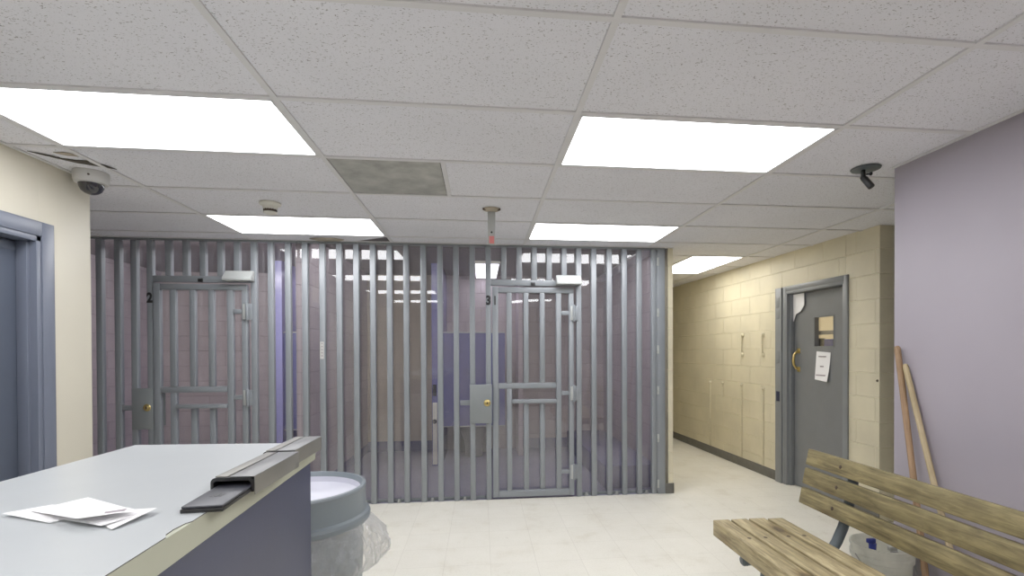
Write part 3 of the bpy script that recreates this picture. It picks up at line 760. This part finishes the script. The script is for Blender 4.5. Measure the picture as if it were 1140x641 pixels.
# notice taped on the door: a slightly curled sheet with three faint lines
def wallthing(mb, name, mat, label, cat, group=None, **kw):
    # mesh in wall-local coords -> own origin at its centre
    v = [q.co for q in mb.bm.verts]; c = sum(v, Vector()) / len(v)
    bmesh.ops.translate(mb.bm, vec=-c, verts=mb.bm.verts)
    o = mb.build(name, mat, None, **kw); R = Matrix.Rotation(TH, 3, 'Z')
    o.location = Vector(RO) + R @ c; o.rotation_euler = (0, 0, TH)
    o['_c'] = tuple(c); tag(o, label, cat, group); return o
def child_local(mb, name, mat, par, **kw):
    c = Vector(par['_c']); bmesh.ops.translate(mb.bm, vec=-c, verts=mb.bm.verts)
    o = mb.build(name, mat, None, **kw); o.parent = par; return o
def notice():
    b = MB(); n = 8; top = ((0.578, 1.396), (0.388, 1.384)); bot = ((0.604, 1.122), (0.408, 1.106)); vs = []
    for j in range(n + 1):
        v_ = j / n; row = []
        for i in range(n + 1):
            u_ = i / n
            yy = (top[0][0] * (1 - u_) + top[1][0] * u_) * (1 - v_) + (bot[0][0] * (1 - u_) + bot[1][0] * u_) * v_
            z = (top[0][1] * (1 - u_) + top[1][1] * u_) * (1 - v_) + (bot[0][1] * (1 - u_) + bot[1][1] * u_) * v_
            row.append(b.bm.verts.new((0.066 - 0.025 * (v_ ** 2) * u_, yy, z)))
        vs.append(row)
    for j in range(n):
        for i in range(n): b.bm.faces.new((vs[j][i], vs[j + 1][i], vs[j + 1][i + 1], vs[j][i + 1]))
    o = wallthing(b, 'paper_notice', M['paper'], 'white paper notice taped below the window of the grey corridor door', 'notice', angle=3)
    rnd = random.Random(2)
    for z, l0, l1 in ((1.345, 0.445, 0.545), (1.25, 0.475, 0.52), (1.165, 0.44, 0.57)):
        yy = l0; b = MB()
        while yy < l1:
            wl_ = rnd.uniform(0.008, 0.02); off = 0.025 * ((1.39 - z) / 0.275) ** 2 * 0.6
            b.box(0.061 - off, 0.0645 - off, yy, min(yy + wl_, l1), z - 0.006, z + 0.006); yy += wl_ + 0.005
        child_local(b, 'printed_line', M['smudge'], o, smooth=False)
notice()
b = MB(); pts = [(0.912, 1.985), (0.745, 1.985), (0.742, 1.86), (0.80, 1.80), (0.87, 1.78), (0.90, 1.72), (0.912, 1.70)]
b.prism([(p[0], p[1]) for p in pts], 'x', 0.052, 0.056); 
wallthing(b, 'paper_scrap', M['paper'], 'torn white paper scrap taped at the top corner of the grey corridor door', 'paper', smooth=False)
# painted-over restraint rails and conduit strips on the yellow wall
def vrail(yy, z0, z1, label, group, name='wall_rail'):
    b = MB(); b.cyl((-0.02, yy, z0), (-0.02, yy, z1), 0.008, None, 12)
    for z in (z0, z1): b.lathe([(0.0, 0.03), (0.014, 0.028), (0.022, 0.02), (0.026, 0.0)], (0, yy, z), 16, axis=(-1, 0, 0))
    wallthing(b, name, M['yellow'], label, 'wall rail', group)
vrail(1.777, 1.36, 1.59, 'short upright cream rail on the yellow wall, farther of the upper pair', 'painted wall rails')
vrail(1.354, 1.355, 1.585, 'short upright cream rail on the yellow wall, nearer the grey door', 'painted wall rails')
for yy, zt, lb in ((2.583, 0.976, 'painted-over conduit strip low on the yellow wall, farthest from the grey door'), (2.246, 0.985, 'painted-over conduit strip low on the yellow wall, second farthest from the grey door'),
                   (1.797, 0.99, 'painted-over conduit strip low on the yellow wall under the farther rail'), (1.353, 0.98, 'painted-over conduit strip low on the yellow wall nearest the grey door')):
    b = MB(); zb = 0.106 if yy != 2.246 else 0.80
    b.box(-0.014, 0.0, yy - 0.012, yy + 0.012, zb, zt, 0.005); b.lathe([(0.0, 0.03), (0.014, 0.026), (0.024, 0.0)], (0, yy, zt), 14, axis=(-1, 0, 0))
    wallthing(b, 'conduit_strip', M['yellow'], lb, 'conduit', 'painted conduit strips')
b = MB(); b.lathe([(0, 0.008), (0.009, 0.006), (0.011, 0)], (0, -0.225, 1.156), 12, axis=(-1, 0, 0)); wallthing(b, 'wall_bolt', M['bolt'], 'dark bolt head near the outer corner of the yellow wall', 'bolt')
b = MB(); b.box(1.883, 1.93, 4.93, 5.05, 1.955, 2.08, 0.008)
wbx = solo('wall_alarm', b, M['whiteplastic'], 'small cream alarm box high on the corridor side of the pillar', 'alarm box')
b = MB(); b.box(1.89, 1.92, 4.926, 4.931, 2.0, 2.04, 0.003); b.build('grille', M['stain'], wbx)

# ------------------------------------------------------------------ ceiling fittings
b = MB(); b.box(X0 + 0.016, X0 + T - 0.016, Y0 + T + 0.016, Y0 + 2 * T - 0.016, CE - 0.001, CE + 0.006, 0.002)
solo('ceiling_access_panel', b, M['ventgrey'], 'square scuffed grey metal panel set in the ceiling grid', 'ceiling panel')
# security dome
DX, DY = -2.165, 3.10
t = thing('security_camera', 'pale dome security camera on the ceiling at the cream wall corner', 'security camera', (DX, DY, CE + 0.002))
b = MB(); b.lathe([(0.0, 0.002), (0.08, 0.002), (0.082, -0.008), (0.08, -0.045), (0.074, -0.06), (0.06, -0.064), (0.0, -0.064)], (DX, DY, CE)); b.build('housing', M['camgrey'], t)
b = MB(); b.lathe([(0.058, -0.063), (0.056, -0.082), (0.046, -0.102), (0.03, -0.115), (0.014, -0.121), (0.0, -0.122)], (DX, DY, CE)); b.build('dome', M['dome'], t)
b = MB(); b.lathe([(0.0, 0.006), (0.005, 0.005), (0.006, 0)], (DX + 0.036, DY - 0.072, CE - 0.03), 10, axis=(0.45, -0.9, 0)); b.build('screw', M['bolt'], t)
# torn tile edge pieces
def flake(pts, z, label, mat):
    b = MB(); b.prism(pts, 'z', z - 0.003, z); solo('torn_tile_flake', b, mat, label, 'ceiling damage', 'torn ceiling tile pieces', smooth=False)
flake([(-2.19, 2.86), (-2.12, 2.94), (-2.05, 2.98), (-1.98, 3.02), (-2.0, 2.955), (-2.05, 2.93), (-2.04, 2.9), (-2.1, 2.9)], CE - 0.0005, 'dark torn tile edge beside the dome camera', M['crack'])
flake([(-2.24, 2.79), (-2.2, 2.85), (-2.15, 2.87), (-2.19, 2.83)], CE - 0.0005, 'small dark torn tile spot by the cream wall top', M['crack'])
flake([(-2.08, 2.79), (-2.03, 2.815), (-2.03, 2.845), (-2.09, 2.835), (-2.13, 2.80)], CE - 0.0005, 'peeled grey tile flake nearest the left light panel', M['stain'])
# smoke detector
t = thing('smoke_detector', 'cream smoke detector on the ceiling before the left far light', 'smoke detector', (-1.41, 3.60, CE))
b = MB(); b.lathe([(0, 0), (0.066, 0), (0.068, -0.01), (0.058, -0.02), (0.046, -0.024), (0.044, -0.045), (0.0, -0.045)], (-1.41, 3.60, CE)); b.build('base', M['whiteplastic'], t)
b = MB()
for k in range(16):
    a = 2 * PI * k / 16; b.box(-0.004, 0.004, -0.042, -0.038, -0.064, -0.045, 0, mat=Matrix.Translation((-1.41, 3.60, CE)) @ Matrix.Rotation(a, 4, 'Z'))
b.lathe([(0.03, -0.045), (0.03, -0.064), (0, -0.064)], (-1.41, 3.60, CE), 24); b.build('sensor_grille', M['bolt'], t)
b = MB(); b.lathe([(0.044, -0.062), (0.043, -0.07), (0.026, -0.077), (0.0, -0.079)], (-1.41, 3.60, CE)); b.build('cap', M['whiteplastic'], t)
# hanging sensor strip
t = thing('hanging_sign', 'narrow white strip with red mark hanging from the stained ceiling tile', 'hanging sign', (0.08, 3.6, CE))
b = MB(); b.box(0.053, 0.107, 3.595, 3.605, 2.165, 2.40, 0.002); st = b.build('strip', M['hood'], t)
b = MB(); b.lathe([(0, 0), (0.06, 0), (0.055, -0.008), (0.03, -0.016), (0.0, -0.018)], (0.08, 3.6, CE - 0.0005), 24); b.build('ceiling_plate', M['stain'], t)
for x in (0.03, 0.13):
    b = MB(); b.lathe([(0, -0.014), (0.012, -0.012), (0.014, 0.0)], (x, 3.585, CE), 12); b.build('screw', M['bolt'], t)
b = MB(); b.box(0.063, 0.097, 3.5935, 3.5952, 2.172, 2.225); b.build('red_mark', M['pinkred'], st, smooth=False)
b = MB(); b.lathe([(0, 0.002), (0.007, 0.001), (0.007, 0)], (0.08, 3.595, 2.252), 12, axis=(0, -1, 0)); b.build('dark_dot', M['ink'], st)
# small black bullet camera
t = thing('security_camera', 'small black bullet camera on a round ceiling plate above the bench', 'security camera', (2.13, 2.585, CE))
b = MB(); b.lathe([(0, 0), (0.075, 0), (0.072, -0.006), (0.03, -0.01), (0.0, -0.012)], (2.13, 2.585, CE), 28); b.build('ceiling_plate', M['pipe'], t)
b = MB(); b.cyl((2.115, 2.585, CE - 0.01), (2.115, 2.585, CE - 0.05), 0.012, None, 14, bev=0.002); b.lathe([(0, 0.016), (0.012, 0.012), (0.016, 0), (0.012, -0.012), (0, -0.016)], (2.115, 2.585, CE - 0.052), 16)
b.cyl((2.115, 2.585, CE - 0.035), (2.15, 2.575, CE - 0.032), 0.005, None, 10); b.lathe([(0, 0.008), (0.01, 0.004), (0.01, -0.004), (0, -0.008)], (2.152, 2.574, CE - 0.032), 12, axis=(1, -0.2, 0)); b.build('stem', M['black'], t)
b = MB(); b.cyl((2.117, 2.583, CE - 0.055), (2.137, 2.55, CE - 0.115), 0.018, None, 18, bev=0.004); b.build('barrel', M['black'], t)
# dusty diffuser by the bars
b = MB(); b.prism([(-1.50, 4.66), (-1.42, 4.62), (-1.27, 4.63), (-1.21, 4.68), (-1.26, 4.74), (-1.45, 4.745)], 'z', CE - 0.012, CE - 0.006)
solo('ceiling_register', b, M['stain'], 'small grey-brown register on the ceiling edge above the left bars', 'ceiling register', smooth=False)

# ------------------------------------------------------------------ counter
CH = 1.07
t = thing('counter', 'grey laminate topped counter with navy panel front at lower left', 'counter', (-0.93, 0.4, 0))
b = MB(); top = [(-1.27, -1.3), (-0.535, -1.3), (-0.572, 0.84), (-0.614, 1.955), (-0.624, 1.968), (-1.265, 2.01)]
b.prism(top, 'z', CH - 0.058, CH - 0.002); b.build('counter_edge', M['edge'], t)
def inset(poly, d):
    cxm = sum(p[0] for p in poly) / len(poly); cym = sum(p[1] for p in poly) / len(poly)
    return [(p[0] + (d if p[0] < cxm else -d), p[1] + (d if p[1] < cym else -d)) for p in poly]
lamp = [(-1.27, -1.3), (-0.535, -1.3), (-0.573, 0.84), (-0.5795, 1.0), (-0.588, 1.015), (-0.5905, 1.04), (-0.588, 1.075), (-0.5815, 1.09), (-0.614, 1.955), (-0.624, 1.968), (-1.265, 2.01)]
b = MB(); b.prism(lamp, 'z', CH - 0.002, CH)
for f in b.bm.faces:
    f.normal_update()
    if f.normal.z < 0.5: f.material_index = 1
b.build('countertop', [M['lam'], M['lamline']], t, smooth=False)
b = MB(); b.prism([(-1.22, -1.25), (-0.557, -1.25), (-0.590, 0.84), (-0.628, 1.945), (-1.22, 1.985)], 'z', 0.0, CH - 0.058); b.build('body', M['navy'], t)

def clamp(y0, y1, x0, x1, label):
    t = thing('card_holder', label, 'card holder', ((x0 + x1) / 2, (y0 + y1) / 2, CH))
    b = MB(); n = 5
    def arch(w0, w1, h, r):
        p = [(w0, CH)]
        for k in range(n + 1): a = PI - (PI / 2) * k / n; p.append((w0 + r + r * math.cos(a), CH + h - r + r * math.sin(a)))
        for k in range(n + 1): a = PI / 2 - (PI / 2) * k / n; p.append((w1 - r + r * math.cos(a), CH + h - r + r * math.sin(a)))
        p.append((w1, CH)); return p
    o_ = arch(x0, x1, 0.036, 0.012); i_ = arch(x0 + 0.006, x1 - 0.006, 0.028, 0.008)
    b.prism(o_ + i_[::-1], 'y', y0, y1); b.build('body', M['black'], t)
    b = MB(); xm = x0 + (x1 - x0) * 0.4
    b.box(x0 + 0.008, xm - 0.0025, y0 + 0.006, y1 - 0.004, CH + 0.036, CH + 0.0385, 0.001); b.build('left_plate', M['chrome'], t)
    b = MB(); b.box(xm + 0.0025, x1 + 0.003, y0 + 0.002, y1 - 0.004, CH + 0.036, CH + 0.0385, 0.001)
    b.build('right_plate', M['darksteel'], t)
    b = MB(); b.box(x1 + 0.0005, x1 + 0.003, y0 + 0.002, y1 - 0.004, CH - 0.008, CH + 0.0375, 0.0008); b.build('side_plate', M['chrome'], t)
clamp(1.30, 1.605, -0.652, -0.553, 'steel and black card holder on the counter edge, nearer the dark pad')
clamp(1.625, 1.885, -0.665, -0.572, 'steel and black card holder at the far corner of the counter')
t = thing('ink_pad', 'flat dark pad sticking out under the card holder on the counter', 'ink pad', (-0.6, 1.25, CH))
mrot = Matrix.Translation((-0.597, 1.24, 0)) @ Matrix.Rotation(0.06, 4, 'Z')
b = MB(); b.box(-0.042, 0.042, -0.098, 0.15, CH, CH + 0.009, 0.002, mat=mrot); b.build('base', M['black'], t)
b = MB(); b.box(-0.041, 0.041, -0.096, 0.148, CH + 0.009, CH + 0.015, 0.003, mat=mrot); pd = b.build('lid', M['rubber'], t)
b = MB(); 
for k in range(3): b.box(-0.014 + 0.009 * k, -0.008 + 0.009 * k, -0.028, 0.0, CH + 0.015, CH + 0.0154, mat=mrot)
b.build('embossed_mark', M['black'], pd, smooth=False)

# papers on the counter: thin sheets with gently lifted corners
def sheet(a, bb_, c, d, z, lift, label, smudge=False):
    m = MB(); n = 8; vs = []
    A, B, Cc, D = [Vector((p[0], p[1], 0)) for p in (a, bb_, c, d)]
    for j in range(n + 1):
        row = []
        for i in range(n + 1):
            u_, v_ = i / n, j / n
            p = (A * (1 - u_) + B * u_) * (1 - v_) + (D * (1 - u_) + Cc * u_) * v_
            hz = z + lift[0] * (1 - u_) * (1 - v_) + lift[1] * u_ * (1 - v_) + lift[2] * u_ * v_ + lift[3] * (1 - u_) * v_
            hz += 0.0015 * math.sin(u_ * PI) * math.sin(v_ * PI)
            row.append(m.bm.verts.new((p.x, p.y, hz)))
        vs.append(row)
    for j in range(n):
        for i in range(n): m.bm.faces.new((vs[j][i], vs[j][i + 1], vs[j + 1][i + 1], vs[j + 1][i]))
    bmesh.ops.recalc_face_normals(m.bm, faces=m.bm.faces)
    return solo('paper_sheet', m, M['paper'], label, 'paper', 'loose papers on the counter', angle=3.0)
sheet((-0.992, 1.167), (-0.951, 1.236), (-0.80, 1.19), (-0.856, 1.106), CH + 0.0012, (0.006, 0.002, 0, 0.001), 'white paper at the left of the loose papers on the counter, mostly covered')
sheet((-0.84, 1.17), (-0.767, 1.178), (-0.68, 1.146), (-0.703, 1.047), CH + 0.0012, (0, 0.001, 0.012, 0.002), 'white paper at the right of the loose papers on the counter, corner lifted')
sheet((-0.86, 1.13), (-0.767, 1.19), (-0.69, 1.13), (-0.73, 1.06), CH + 0.0030, (0, 0.001, 0.006, 0.004), 'middle white sheet beneath the topmost loose paper on the counter')
tp = sheet((-0.95, 1.18), (-0.905, 1.275), (-0.70, 1.114), (-0.772, 1.06), CH + 0.0065, (0.0, 0.0, 0.012, 0.016), 'topmost white paper of the loose papers on the counter, with grey print')
ox, oy, oz = tp.location
m = MB(); m.prism([(-0.755 - 0, 1.108), (-0.725, 1.125), (-0.722, 1.112), (-0.748, 1.094)], 'z', CH + 0.0195, CH + 0.0199); m.build('printed_mark', M['smudge'], tp, smooth=False)

# ------------------------------------------------------------------ trash can
TX, TY = -0.80, 2.315
t = thing('trash_can', 'round grey plastic trash can with clear bag, behind the counter end', 'trash can', (TX, TY, 0))
b = MB(); b.lathe([(0.0, 0.0), (0.235, 0.0), (0.25, 0.02), (0.268, 0.50), (0.270, 0.62), (0.272, 0.655), (0.290, 0.660), (0.300, 0.672), (0.302, 0.688), (0.297, 0.70), (0.285, 0.708), (0.282, 0.73), (0.280, 0.80), (0.284, 0.812), (0.280, 0.82), (0.268, 0.822), (0.262, 0.812), (0.258, 0.775)], (TX, TY, 0), 56)
b.build('body', M['can'], t, angle=0.45)
b = MB(); b.lathe([(0.2585, 0.80), (0.255, 0.775), (0.20, 0.745), (0.1, 0.735), (0.0, 0.733)], (TX, TY, 0), 40); b.build('lid', M['canin'], t)
b = MB(); rnd = random.Random(5)
ph = [rnd.uniform(0, 6.28) for _ in range(12)]
prof = [(0.297, 0.668), (0.30, 0.65), (0.305, 0.62), (0.312, 0.59), (0.318, 0.56), (0.322, 0.53), (0.318, 0.50), (0.305, 0.475), (0.288, 0.455), (0.276, 0.46)]
def wob(i, a):
    g = math.sin(PI * i / 9.0)
    bulge = 0.055 * math.exp(-((a - 0.15 if a < PI else a - 2 * PI - 0.15) / 0.55) ** 2)
    r_ = 0.006 * math.sin(9 * a + ph[0] + i * 0.5) + 0.007 * math.sin(17 * a + ph[1] - i * 0.9) + 0.005 * math.sin(31 * a + ph[2] + i * 1.7) + 0.004 * math.sin(43 * a + ph[3] - 2.1 * i)
    return g * (bulge + r_ + 0.004)
b.lathe(prof, (TX, TY, 0), 220, wob=wob); b.build('trash_bag', M['bag'], t, angle=0.35)

# ------------------------------------------------------------------ bench
BY0, BY1 = 0.92, 2.72
t = thing('bench', 'weathered wooden slat bench with pipe frame at lower right', 'bench', (1.6, 1.8, 0))
seatx = [(1.303, 1.396), (1.410, 1.503), (1.517, 1.610), (1.624, 1.714)]
bolty = (1.15, 2.43)
def slat_obj(mb, mat, par, boltpts, nrm):
    xs_ = [v.co for v in mb.bm.verts]; c = sum(xs_, Vector()) / len(xs_)
    o = mb.build('slat', mat, par, origin=c - par.location)
    for p in boltpts:
        b2 = MB(); b2.lathe([(0.0, 0.002), (0.008, 0.0015), (0.0105, 0.0)], p, 14, axis=nrm)
        bo = b2.build('bolt_head', M['bolt'], None, origin=(0, 0, 0)); bo.parent = o; bo.location = -c
    return o
for i, (xa, xb) in enumerate(seatx):
    b = MB(); b.box(xa, xb, BY0, BY1 - 0.012 * (i == 3), 0.362 if i == 0 else 0.412, 0.45, 0.005)
    slat_obj(b, M['woodseat'], t, [((xa + xb) / 2 + 0.01 * (-1) ** i, yb, 0.45) for yb in bolty], (0, 0, 1))
# back slats on a leaning plane
bang = math.atan2(1.885 - 1.82, 0.84 - 0.535)
for (s0, s1) in ((0.0, 0.092), (0.112, 0.204), (0.222, 0.314)):
    R4 = Matrix.Translation((1.82, 0, 0.532)) @ Matrix.Rotation(bang, 4, 'Y')
    b = MB(); b.box(0.0, 0.038, BY0, BY1 + 0.02 * s0, s0, s1, 0.005, mat=R4)
    nrm = R4.to_3x3() @ Vector((-1, 0, 0))
    slat_obj(b, M['wood'], t, [R4 @ Vector((0.0, yb + 0.02, (s0 + s1) / 2)) for yb in bolty], nrm)
for yb in bolty:
    fr = MB()
    pts = [(1.325, yb, 0.338), (1.40, yb, 0.336), (1.70, yb, 0.336), (1.77, yb, 0.342), (1.815, yb, 0.368), (1.842, yb, 0.41), (1.875, yb, 0.48), (1.895, yb, 0.54)]
    for z in (0.62, 0.70, 0.80): pts.append((1.895 + (z - 0.54) * math.tan(bang), yb, z))
    fr.tube(pts, 0.0255, 16); f_ = fr.build('frame_pipe', M['pipe'], t)
    b = MB(); b.lathe([(0.0, 0.012), (0.018, 0.010), (0.028, 0.0), (0.028, -0.02)], (1.325, yb, 0.338), 18, axis=(-1, 0, 0)); b.build('end_cap', M['pipe'], f_)
    for x in (1.43, 1.72):
        b = MB(); b.cyl((x, yb, 0.004), (x + (0.02 if x < 1.5 else -0.02), yb, 0.33), 0.024, None, 16); b.lathe([(0, 0.0), (0.05, 0.0), (0.05, 0.008), (0.03, 0.014), (0.026, 0.03)], (x, yb, 0), 20); b.build('leg', M['pipe'], t)
    b = MB(); b.box(1.31, 1.70, yb - 0.028, yb + 0.028, 0.360, 0.364, 0.001); b.box(1.41, 1.71, yb - 0.02, yb + 0.02, 0.362, 0.411, 0.002); b.build('seat_bracket', M['pipe'], t)

# ------------------------------------------------------------------ bucket with cleaning things
KX, KY = 2.122, 2.46
t = thing('bucket', 'translucent white plastic bucket on the floor behind the bench back', 'bucket', (KX, KY, 0))
b = MB(); b.lathe([(0.0, 0.0), (0.118, 0.0), (0.124, 0.01), (0.138, 0.30), (0.146, 0.305), (0.147, 0.33), (0.142, 0.335), (0.143, 0.36), (0.148, 0.362), (0.148, 0.378), (0.141, 0.38), (0.137, 0.36), (0.120, 0.02), (0.0, 0.012)], (KX, KY, 0), 44)
b.build('pail', M['pail'], t)
b = MB(); b.tube([(KX + 0.15 * math.cos(a), KY + 0.15 * math.sin(a), 0.335 - 0.10 * math.sin((a - PI) )) if False else (KX + 0.152 * math.cos(a), KY + 0.152 * math.sin(a), 0.33 - 0.14 * abs(math.sin(a))) for a in [PI + PI * k / 14 for k in range(15)]], 0.003, 8); b.build('bail', M['boltgrey'], t)
def bottle(x, y, h, r, bm_, capm, label, z0=0.013):
    t = thing('spray_bottle', label, 'bottle', (x, y, z0))
    b = MB(); b.lathe([(0, 0), (r, 0), (r, h * 0.7), (r * 0.8, h * 0.8), (r * 0.4, h * 0.86), (r * 0.4, h * 0.9), (0, h * 0.9)], (x, y, z0), 24); b.build('bottle', bm_, t)
    b = MB(); b.lathe([(r * 0.45, h * 0.87), (r * 0.5, h), (0, h)], (x, y, z0), 18); b.box(x - 0.032, x + 0.014, y - 0.01, y + 0.01, z0 + h, z0 + h + 0.024, 0.005); b.build('spray_head', capm, t)
bottle(KX - 0.035, KY + 0.02, 0.36, 0.038, M['paper'], M['bluecap'], 'white spray bottle with blue head standing in the bucket')
bottle(KX + 0.055, KY - 0.02, 0.33, 0.036, M['whiteplastic'], M['ventgrey'], 'pale spray bottle with grey head standing in the bucket')
# mop handles leaning on the mauve wall
def pole(top, base, r, mat, label):
    b = MB(); a = Vector(base); e = Vector(top); d = (e - a).normalized(); L = (e - a).length
    b.lathe([(0.0, 0.0), (r, 0.0), (r, L - 0.02), (r * 0.85, L - 0.006), (r * 0.4, L), (0, L)], (0, 0, 0), 18)
    o = b.build('mop_handle', mat, None); o.location = a; o.rotation_euler = d.to_track_quat('Z', 'Y').to_euler()
    tag(o, label, 'mop handle')
pole((2.258, 2.512, 1.43), (2.205, 2.235, 0.004), 0.0155, M['handle'], 'taller brown wooden handle leaning on the mauve wall behind the bench')
pole((2.266, 2.47, 1.333), (2.225, 2.03, 0.004), 0.014, M['handle2'], 'shorter pale wooden handle leaning on the mauve wall, nearer the frame edge')

# unseen fill lights added to brighten the two cells, up behind the lintel
def lamp(name, loc, sx, sy, power, col, rot):
    l = bpy.data.lights.new(name, 'AREA'); l.shape = 'RECTANGLE'; l.size = sx; l.size_y = sy; l.energy = power; l.color = col
    o = bpy.data.objects.new(name, l); C.objects.link(o); o.location = loc; o.rotation_euler = rot
lamp('cell_fill_right', (0.1, 4.97, 2.45), 3.0, 0.08, 14, (0.98, 0.97, 1.0), (math.radians(38), 0, 0))
lamp('cell_fill_left', (-2.95, 4.97, 2.45), 2.2, 0.08, 32, (1.0, 0.98, 0.98), (math.radians(38), 0, 0))

# ------------------------------------------------------------------ render look
w = bpy.data.worlds.new('world'); S.world = w; w.use_nodes = True
w.node_tree.nodes['Background'].inputs[0].default_value = (0.75, 0.76, 0.8, 1); w.node_tree.nodes['Background'].inputs[1].default_value = 0.05
S.view_settings.view_transform = 'Standard'; S.view_settings.look = 'None'; S.view_settings.exposure = 0.0; S.view_settings.gamma = 1.15
S.cycles.max_bounces = 10; S.cycles.diffuse_bounces = 7; S.cycles.glossy_bounces = 4; S.cycles.transparent_max_bounces = 12
S.cycles.caustics_reflective = False; S.cycles.caustics_refractive = False
S.cycles.use_denoising = True
